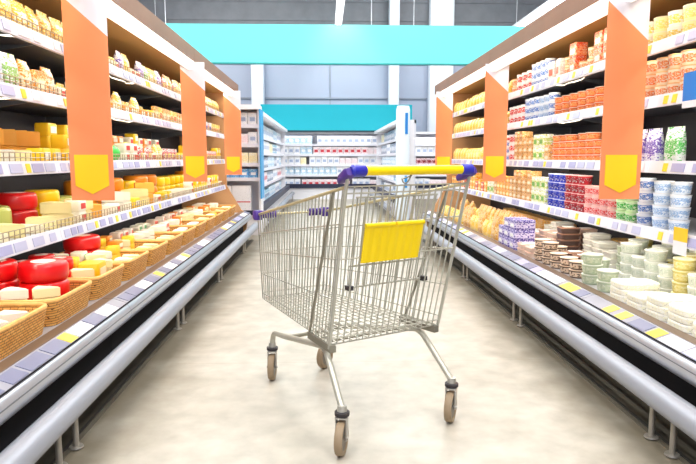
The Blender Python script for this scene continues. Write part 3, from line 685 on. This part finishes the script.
fill(1, 0, [(2.2, 2.95, [T_lem, T_wht], (3, 4), 2, .116), (2.96, 3.34, T_wht, (3, 4), 1), (4.1, 4.45, [TR_dark, TR_pink], (3, 5), 1, .14), (4.46, 4.98, [TR_pink, TR_wht], (3, 5), 1, .14), (5.0, 6.2, PK_gold, 1, 1), (6.2, 7.4, [PK_gold, B_crm], 1, 1)], q0=.375)
fill(1, 0, [(2.96, 3.62, [T_wht, T_sage, T_lem], (3, 4), 2, .116), (3.64, 4.08, [TR_dark, TR_wht], (3, 5), 1, .14)], q0=.49)
fill(1, 0, [(4.1, 4.98, [TR_wht, TR_pink, TR_dark], (4, 5), 1, .14)], q0=.545)
fill(1, 0, [(2.4, 3.4, KB_tan, 1, 1), (3.45, 4.2, KB_org, 1, 1), (4.3, 4.95, KB_tan, 1, 1), (5.0, 6.8, KB_org, 1, 1)], q0=.735)
# two clip-on shelf signs on the right
def clip_sign(y, dk, w, h, mlist, label):
    s = 1; x = s*(XL[s]+Q_SH-.022)
    r = empty('shelf_sign', (x, y, DECKS[dk]-.02)); tag(r, label, 'sign')
    for nm, m, z0, z1 in mlist:
        link(nm, MB().box(-.002, .002, -w/2, w/2, z0, z1).mesh(nm, m, smooth=False), r)
clip_sign(2.60, 3, .10, .11, [('sign_card', mat((20,130,220), .4), -.02, .10), ('white_strip', white_p, -.05, -.0205)], 'small blue card sign clipped above the third shelf edge, right cooler')
clip_sign(2.60, 1, .10, .1, [('sign_card', mat((252,206,40), .4), .0, .06), ('white_strip', white_p, -.06, -.0005)], 'small yellow and white card sign on the lowest right shelf edge')

# ------------------------------------------------------------------ second row of coolers and the back wall cooler
teal = mat((0,176,196), .5)
FAR = {}
def shelf_unit(name, label, cat, face, along0, along1, dirn, depth, zs, top, lipz=.34, canopy=None, group=None, front_black=True, lipx=0.):
    """open white shelf unit. dirn 'x-': faces -X etc. face = coordinate of front, along = extent on the other axis"""
    sgn = 1 if dirn[1] == '-' else -1          # depth grows towards +axis when it faces -
    ax = dirn[0]
    def bx(m, a0, a1, d0, d1, z0, z1):
        lo, hi = sorted((face+sgn*d0, face+sgn*d1))
        if ax == 'x': m.box(lo, hi, a0, a1, z0, z1)
        else: m.box(a0, a1, lo, hi, z0, z1)
        return m
    ctr = (face+sgn*depth/2, (along0+along1)/2) if ax == 'x' else ((along0+along1)/2, face+sgn*depth/2)
    r = empty(name, (ctr[0], ctr[1], 0)); tag(r, label, cat, group)
    bx(MB(), along0, along1, .06, depth, 0, lipz-.05).build('base', white_p, r, smooth=False)
    bx(MB(), along0, along1, .02, .1, lipz-.06, lipz+lipx).build('bumper_lip', mat((34,40,66), .45) if front_black else silver, r, smooth=False)
    bx(MB(), along0, along1, .1, depth, lipz-.05, lipz-.03).build('deck', white_p, r, smooth=False)
    bx(MB(), along0, along1, depth-.03, depth, lipz-.03, top).build('back_panel', mat((226,228,238), .5), r, smooth=False)
    for e in (along0, along1-.03):
        bx(MB(), e, e+.03, .12, depth-.03, lipz-.03, top-.06).build('side_panel', white_p, r, smooth=False)
    for z in zs:
        so = bx(MB(), along0+.03, along1-.03, .16, depth-.03, z-.02, z).build('shelf', white_p, r, smooth=False)
        bx(MB(), along0+.03, along1-.03, .15, .16, z-.045, z+.005).build('price_rail', rail_m, so, smooth=False)
    bx(MB(), along0, along1, .06, depth, top-.06, top).build('canopy', canopy or white_p, r, smooth=False)
    return r
def C2(w, h, name):
    return dict(white=carton('white dairy carton', w, .08, h, (250,250,252), (232,236,246), name, 'carton', spot=(170,186,216)),
      red=carton('white carton with red label', w, .08, h*.92, (250,244,246), (238,190,196), name, 'carton', spot=(206,50,66)),
      pink=carton('pale pink dairy carton', w, .08, h*.85, (250,240,242), (244,214,220), name, 'carton'),
      blue=carton('pale blue dairy carton', w, .08, h, (226,238,248), (150,200,230), name, 'carton', spot=(250,250,250)),
      yel=carton('cream yellow dairy carton', w, .08, h*.88, (250,244,216), (246,230,170), name, 'carton'))
MB_ = bottle('white milk bottle with blue cap', .04, .17, (248,248,250), (200,216,240), (60,110,200), 'milk_bottle')
BIGW = carton('big white box with red line', .26, .12, .36, (248,248,250), (248,248,250), 'dairy_box', 'box')
BIGW.kids.append(('red_line', MB().box(-.12, .12, -.0618, -.0602, .13, .145).mesh('red_line', M((214,60,70)), smooth=False)))
LZ = ['base', 'lowest shelf', 'second shelf', 'third shelf', 'top shelf', 'highest shelf']
# back wall cooler
zs = [.62, .88, 1.14, 1.40]
shelf_unit('wall_cooler', 'long white cooler under a teal canopy along the back wall', 'cooler', 15.6, -1.4, 4.6, 'y-', .7, zs, 1.72, lipx=.05)
for o in [x for x in COL.objects if x.name == 'wall_cooler']:
    MB().box(-1.6, 2.2, 15.5, 16.3, 1.74, 2.38).build('teal_canopy', teal, o, smooth=False)
    for lx in (-.1, 3.2):
        L = bpy.data.lights.new('wall_cooler_fill', 'AREA'); L.shape = 'RECTANGLE'; L.size = 2.6; L.size_y = .08; L.energy = 8; L.color = (.96, .98, 1)  # unseen light added below the canopy to brighten the back shelves
        lo = bpy.data.objects.new('wall_cooler_fill', L); COL.objects.link(lo); lo.location = (lx, 15.68, 1.65); lo.rotation_euler = (.5, 0, 0)
    MB().box(-1.6, 2.2, 15.49, 15.6, 1.70, 1.74).build('canopy_edge', mat((20,60,70), .5), o, smooth=False)
def far_row(prods, a0, a1, y, z, place, dirn='y-', order_sign=1, mode='left', pat=None, dmax=None):
    a = a0; k = 0
    rr = random.Random(int(z*100)+int(a0*10)+int(y*3))
    cur = None; left = 0
    while a < a1:
        if left <= 0: cur = rr.choice(prods); left = rr.randint(3, 6)
        pr = cur; left -= 1
        c = a+pr.w/2
        if c+pr.w/2 > a1: break
        if dirn == 'y-': put(pr, (c, y+pr.d/2, z+.0006), 0, place, c, mode=mode)
        elif dirn == 'x+': put(pr, (y-pr.d/2, c, z+.0006), PI/2, place, c, mode=mode)
        elif dirn == 'x-': put(pr, (y+pr.d/2, c, z+.0006), -PI/2, place, c, mode=mode)
        a += pr.w+.006
cs = C2(.15, .21, 'milk_carton'); cm = C2(.22, .2, 'dairy_multipack')
cs['crim'] = carton('crimson and white carton', .13, .08, .17, (240,220,226), (170,40,60), 'milk_carton', 'carton', spot=(120,20,40))
cm['dark'] = carton('slate blue dairy multipack', .2, .08, .19, (90,110,140), (190,206,226), 'dairy_multipack', 'carton', spot=(240,240,246))
cm['teal'] = carton('teal and white dairy multipack', .2, .08, .18, (70,170,200), (236,240,246), 'dairy_multipack', 'carton', spot=(30,90,150))
for i, z in enumerate([.31]+zs):
    pl_ = f"{LZ[i]} of back wall cooler"
    W_, P_, B_, R_, Y_ = cs['white'], cs['pink'], cs['blue'], cs['red'], cs['yel']
    for a0, a1, pal in [[(-1.1, -.6, [W_]), (-.6, .7, [R_]), (.7, 4.4, [W_, P_])], [(-1.1, 4.4, [W_, B_, W_])], [(-1.1, -.4, [Y_, W_]), (-.4, 2.1, [W_, W_, P_]), (2.1, 3.2, [cs['crim']]), (3.2, 4.4, [W_])], [(-1.1, -.3, [W_, B_]), (-.3, 1.1, [R_]), (1.1, 4.4, [W_, P_])], [(-1.1, -.2, [B_, W_]), (-.2, 4.4, [W_, P_, W_])]][i]:
        far_row(pal, a0, a1, 15.78, z, pl_)
# left second row
zs2 = [.62, .88, 1.14, 1.40]
shelf_unit('display_cooler', 'white dairy cooler beyond the left cheese row, facing the aisle', 'cooler', -.86, 8.72, 15.2, 'x+', .7, zs2, 1.74, lipx=.04)
for i, z in enumerate([.31]+zs2):
    pal = [[cm['white'], cm['blue'], cm['teal']], [cm['white'], cm['red'], cm['dark']], [cm['blue'], cm['white'], cm['dark']], [cm['white'], cm['yel'], cm['teal']], [cm['white'], cm['dark'], cm['blue']]][i]
    far_row(pal, 8.85, 14.6, -1.04, z, f"{LZ[i]} of the left dairy cooler", 'x+', mode='near')
r = empty('bumper_rail', (-.8, 11.9, 0)); tag(r, 'grey bumper rail along the white dairy cooler on the left', 'rail')
MB().tube([(-.80, 8.75, .185), (-.80, 15.1, .185)], .045, n=14).build('rail_tube', mat((158,162,173), .45, .25), r)
for y in (9, 11, 13, 15): MB().tube([(-.80, y, 0), (-.80, y, .15)], .012, n=8).build('post', mat((176,170,160), .4, .5), r)
shelf_unit('endcap_shelf', 'white end shelf stocked with boxes beyond the left cheese row', 'shelf', 8.25, -1.62, -.88, 'y-', .45, [.78, .98, 1.24, 1.5], 1.76, front_black=True)
cb_ = C2(.12, .16, 'milk_carton'); cb_['blue'] = carton('small sky-blue dairy carton', .12, .08, .12, (120,190,236), (70,150,220), 'milk_carton', 'carton', spot=(246,246,250))
for i, z in enumerate([.31, .78, .98, 1.24, 1.5]):
    far_row([[BIGW], [cb_['blue']], [cb_['pink'], cb_['yel']], [cb_['white'], cb_['pink']], [cb_['white'], cb_['white']]][i], -1.55, -.92, 8.44, z, f"{LZ[i]} of the white end shelf")
for o in [x for x in COL.objects if x.name.startswith('endcap_shelf')]:
    MB().box(-.879, -.86, 8.3, 8.66, .5, 1.7).build('blue_edge_strip', mat((60,160,220), .4), o, smooth=False)
# right second row, thin, with a rounded white end
shelf_unit('display_cooler', 'shallow white dairy cooler beyond the right row, behind a rounded end panel', 'cooler', 1.16, 10.5, 15.2, 'x-', .4, zs2, 1.70, lipx=.04)
for i, z in enumerate([.31]+zs2):
    pal = [[cm['white'], cm['dark']], [cm['white'], cm['teal']], [cm['blue'], cm['dark']], [cm['white'], cm['dark']], [cm['yel'], cm['white'], cm['dark']]][i]
    far_row(pal, 10.6, 14.6, 1.33, z, f"{LZ[i]} of the right dairy cooler", 'x-', mode='near')
r = empty('end_column', (1.4, 10.38, 0)); tag(r, 'rounded white end panel with blue stripes in front of the shallow dairy cooler', 'panel')
MB().loft([(0, .115, .09, 0), (1.86, .115, .09, 0), (1.92, .10, .08, 0)], n=24, p=3, cx=1.32, cy=10.38).build('column_shell', mat((226,240,250), .35), r)
for z0, z1, c in ((1.45, 1.8, (20,130,210)), (.55, .75, (40,150,220))):
    MB().box(1.345, 1.39, 10.275, 10.29, z0, z1).build('blue_stripe', mat(c, .4), r, smooth=False)
r = empty('bumper_rail', (1.1, 12.9, 0)); tag(r, 'grey bumper rail along the shallow dairy cooler on the right', 'rail')
MB().tube([(1.10, 10.4, .185), (1.10, 15.1, .185)], .045, n=14).build('rail_tube', mat((158,162,173), .45, .25), r)
for y in (10.6, 12.5, 14.8): MB().tube([(1.10, y, 0), (1.10, y, .15)], .012, n=8).build('post', mat((176,170,160), .4, .5), r)

# ------------------------------------------------------------------ shopping cart
yaw = math.radians(2.15)
def cam2world(l, f): return (l*math.cos(yaw)+f*math.sin(yaw), -l*math.sin(yaw)+f*math.cos(yaw))
mx_, my_ = cam2world(.197, 2.207)
ux, uy = cam2world(-.534, .845)
ang = math.atan2(uy, ux)
cart = empty('shopping_cart', (mx_, my_, 0)); cart.rotation_euler = (0, 0, ang)
tag(cart, 'empty wire shopping cart with yellow handle standing in the middle of the aisle', 'shopping cart')
zinc = mat((188,186,174), .36, .45); zinc_d = mat((150,146,132), .4, .6); gold_w = mat((206,194,150), .34, .5)
yel_h = mat((255,222,0), .35); blue_p = mat((44,44,170), .4); pur_p = mat((78,50,140), .45); blk = mat((40,36,40), .5)
def P(u, v, z): return (u, -v, z)      # cart frame: local x forward, right is -y
def cb(m, name, mats, parent=cart, smooth=True): 
    o = bpy.data.objects.new(name, m.mesh(name, mats, (0,0,0), smooth)); COL.objects.link(o); o.parent = parent; return o
lerp = lambda a, b, t: tuple(x+(y-x)*t for x, y in zip(a, b))
RBL, RBR = (.075, -.262, .38), (.075, .240, .38)
FBL, FBR = (.865, -.168, .385), (.865, .168, .385)
RTL, RTR = (-.05, -.268, .955), (-.05, .268, .955)
FTL, FTR = (.875, -.182, .785), (.875, .182, .785)
def panel(a, b, c, d, nv, hz, r=.0026, rh=.0028):
    """a,b bottom ends; c,d top ends (c above a). nv uprights, hz fractions of cross wires"""
    m = MB()
    for k in range(nv):
        t = k/(nv-1); m.tube([P(*lerp(a, b, t)), P(*lerp(c, d, t))], r, n=5)
    for h in hz: m.tube([P(*lerp(a, c, h)), P(*lerp(b, d, h))], rh, n=5)
    return m
cb(panel(RBL, FBL, RTL, FTL, 30, (0, .07, .30, .56, .78, 1)), 'side_basket_panel', zinc)
cb(panel(RBR, FBR, RTR, FTR, 30, (0, .07, .30, .56, .78, 1)), 'side_basket_panel', zinc)
cb(panel(FBL, FBR, FTL, FTR, 12, (0, .07, .30, .56, .78, 1)), 'nose_basket_panel', zinc)
cb(panel(RBL, RBR, RTL, RTR, 19, (0, .04, .56, .96, 1), r=.0028), 'rear_gate', zinc)
cb(panel(RBL, RBR, FBL, FBR, 16, [k/16 for k in range(17)], r=.0026), 'basket_floor', zinc)
# thick rim bars and corner posts
rim = MB()
for T, F, s in ((RTL, FTL, -1), (RTR, FTR, 1)):
    rim.tube([P(*T), P(*F)], .0062, n=8)
rim.tube([P(*FTL), P(*FTR)], .0055, n=8)
cb(rim, 'rim_bar', gold_w)
for s in (-1, 1):
    m = MB().tube([P(.078, s*(.264 if s < 0 else .243), .365), P(-.045, s*.272, .94), P(-.06, s*.272, .985)], .0065, n=8); cb(m, 'corner_post', zinc)
    m = MB().tube([P(.27, s*(.242 if s < 0 else .226), .365), P(.05, s*.262, .93)], .0055, n=8); cb(m, 'side_brace', zinc_d)
    m = MB().box(.06, .27, -.012, .012, .352, .378)
    o = cb(m, 'corner_plate', zinc_d, smooth=False); o.location = (0.005, -s*(.262 if s < 0 else .236), 0); o.rotation_euler = (0, 0, s*.1)
# child-seat flap hung on the gate, with its yellow plate
def gate(t, f, off=.02): # t across 0..1, f up 0..1
    a = lerp(lerp(RBL, RBR, t), lerp(RTL, RTR, t), f); return (a[0]+off, a[1], a[2])
fl = MB()
for k in range(11):
    t = .125+.66*k/10; fl.tube([P(*gate(t, .36)), P(*gate(t, .93, .03))], .0027, n=5)
for f in (.36, .5, .93): fl.tube([P(*gate(.115, f, .02+.01*f)), P(*gate(.795, f, .02+.01*f))], .004, n=6)
flo = cb(fl, 'seat_flap', zinc)
for t in (.125, .785):
    g = gate(t, .36, .015); m = MB().box(g[0]-.014, g[0]+.014, -g[1]-.010, -g[1]+.010, g[2]-.007, g[2]+.009); cb(m, 'hinge_clip', blk, flo, smooth=False)
pl = MB()
t0, t1, f0, f1 = .165, .655, .525, .77
g00, g11 = gate(t0, f0, -.012), gate(t1, f1, -.012)
# ribbed plate: a shallow corrugated sheet with a rolled top edge
nr = 7; prof = []
NS = nr*6
front = []; back = []
for k in range(NS+1):
    t = t0+(t1-t0)*k/NS; dd = .0035*abs(math.sin(PI*k/6))
    front.append((t, dd))
b0 = len(pl.v)
for f in (f0, f1-.02):
    for (t, dd) in front: pl.v.append(P(*gate(t, f, -.010-dd)))
    for (t, dd) in front: pl.v.append(P(*gate(t, f, -.006)))
n_ = NS+1
for k in range(NS):
    pl.face((k, k+1, 2*n_+k+1, 2*n_+k)); pl.face((n_+k, 2*n_+n_+k, 2*n_+n_+k+1, n_+k+1))
    pl.face((k, n_+k, n_+k+1, k+1)); pl.face((2*n_+k, 2*n_+k+1, 3*n_+k+1, 3*n_+k))
pl.face((0, 2*n_, 3*n_, n_)); pl.face((n_-1, 2*n_-1, 4*n_-1, 3*n_-1))
pl.tube([P(*gate(t0, f1-.01, -.009)), P(*gate((t0+t1)/2-.006, f1-.01, -.009))], .0085, n=10)
po = cb(pl, 'seat_plate', mat((252,216,0), .4))
m = MB().tube([P(*gate((t0+t1)/2+.006, f1-.01, -.009)), P(*gate(t1, f1-.01, -.009))], .0085, n=10); cb(m, 'rolled_edge', mat((252,216,0), .4), po)
# handle
hz = 1.008
m = MB().tube([P(-.075, -.215, hz), P(-.075, .215, hz)], .0165, n=18); ho = cb(m, 'handle_grip', yel_h)
for s in (-1, 1):
    m = MB().tube([P(-.075, s*.213, hz), P(-.075, s*.22, hz), P(-.075, s*.262, hz), P(-.075, s*.27, hz)], [.017, .0205, .0205, .014], n=16); cb(m, 'collar', blue_p, ho)
    m = MB()
    m.loft([(0, .016, .013, 0), (.012, .022, .0165, 0), (.06, .019, .015, 0), (.085, .011, .010, 0)], n=16, p=4)
    o = cb(m, 'handle_bracket', pur_p)
    d = (Vector(P(.06, s*.262, .945))-Vector(P(-.082, s*.272, hz))).normalized()
    o.rotation_euler = d.to_track_quat('Z', 'Y').to_euler(); o.location = P(-.080, s*.272, hz-.002)
# small chain loop for the coin lock on the handle
m = MB().tube([P(-.062+.012*math.cos(t), -.02+.022*math.cos(t*.5), hz-.02+.026*math.sin(t)) for t in [2*PI*k/14 for k in range(14)]], .0028, n=6, closed=True); cb(m, 'key_ring', zinc_d)
# coloured corner bumpers on the nose and rim sleeves
for s in (-1, 1):
    mm = MB()
    c = FTL if s < 0 else FTR
    mm.loft([(c[2]-.024, .018, .018, 0), (c[2]-.014, .022, .022, 0), (c[2]+.012, .022, .022, 0), (c[2]+.02, .018, .018, 0)], n=16, p=3, cx=c[0], cy=-c[1])
    bo = cb(mm, 'corner_bumper', pur_p)
    for k in range(4):
        v0 = c[1]-s*(.022+k*.019)
        m2 = MB().tube([P(c[0], v0, c[2]), P(c[0], v0-s*.012, c[2])], .0185, n=12); cb(m2, 'bumper_rib', pur_p, bo)
# chassis tubes
def smooth_path(pts, n=6):
    out = [Vector(pts[0])]
    for i in range(1, len(pts)-1):
        a, b, c = Vector(pts[i-1]), Vector(pts[i]), Vector(pts[i+1])
        la = min(.04, (b-a).length*.45); lc = min(.04, (c-b).length*.45)
        p0 = b+(a-b).normalized()*la; p2 = b+(c-b).normalized()*lc
        for k in range(n+1):
            t = k/n; out.append(p0*(1-t)**2+b*2*t*(1-t)+p2*t*t)
    out.append(Vector(pts[-1])); return out
for s in (-1, 1):
    m = MB().tube(smooth_path([P(.81, s*.148, .165), P(.79, s*.150, .232), P(.66, s*.160, .248), P(.17, s*.228, .343), P(.0, s*.258, .165)]), .0125, n=12)
    cb(m, 'chassis_tube', zinc)
for u, v, z in ((.30, .20, .318), (.60, .166, .260)):
    cb(MB().tube([P(u, -v, z), P(u, v, z)], .009, n=10), 'cross_bar', zinc_d)
tyre_m = mat((146,126,100), .55); hub_m = mat((120,112,100), .5); fork_m = mat((186,184,178), .35, .7)
def caster(u, v, rot):
    rw = .0625; off = .012
    f = MB()
    for sd in (-1, 1):
        f.extrude([(-.014, .137), (.02, .137), (off+.012, rw-.008), (off-.012, rw-.008)], 'y', sd*.0195-.002, sd*.0195+.002)
    f.box(-.02, .026, -.0215, .0215, .135, .140)
    f.tube([(off, -.026, rw), (off, .026, rw)], .006, n=10)
    o = cb(f, 'caster_fork', fork_m); o.location = P(u, v, 0); o.rotation_euler = (0, 0, rot)
    w = MB()
    n = 28; prof = [(rw-.018, -.013), (rw-.004, -.0145), (rw, -.008), (rw, .008), (rw-.004, .0145), (rw-.018, .013)]
    b = len(w.v)
    for k in range(n):
        t = 2*PI*k/n
        for (r_, y_) in prof: w.v.append((off+r_*math.cos(t), y_, rw+r_*math.sin(t)))
    for k in range(n):
        for j in range(len(prof)):
            j2 = (j+1) % len(prof); k2 = (k+1) % n
            w.face((b+k*6+j, b+k*6+j2, b+k2*6+j2, b+k2*6+j))
    cb(w, 'tyre', tyre_m, o)
    h = MB().tube([(off, -.011, rw), (off, .011, rw)], rw-.0175, n=24); cb(h, 'hub', hub_m, o)
    c = MB().loft([(.140, .022, .022, 0), (.143, .027, .027, 0), (.155, .027, .027, 0), (.158, .021, .021, 0)], n=20); cb(c, 'collar', blk, o)
    c = MB().loft([(.158, .018, .018, 0), (.178, .0165, .0165, 0)], n=16); cb(c, 'stem_socket', fork_m, o)
caster(.0, -.258, math.radians(136)); caster(.0, .258, math.radians(126))
caster(.81, -.148, math.radians(146)); caster(.81, .148, math.radians(120))

finish_labels()

# ------------------------------------------------------------------ world, camera, view
wd = bpy.data.worlds.new('World'); sc.world = wd; wd.use_nodes = True
bg = wd.node_tree.nodes['Background']; bg.inputs[0].default_value = (.93, .96, 1, 1); bg.inputs[1].default_value = .5
cam = bpy.data.cameras.new('Camera'); co = bpy.data.objects.new('Camera', cam); COL.objects.link(co)
cam.sensor_width = 36; cam.lens = 608/696*36
co.location = (0, 0, 1.05); co.rotation_euler = (math.radians(90-6.94), 0, -yaw)
sc.camera = co
vs = sc.view_settings; vs.view_transform = 'Standard'; vs.look = 'None'; vs.gamma = 1; vs.use_curve_mapping = False; vs.exposure = -0.78
sc.cycles.use_denoising = True
sc.cycles.max_bounces = 8
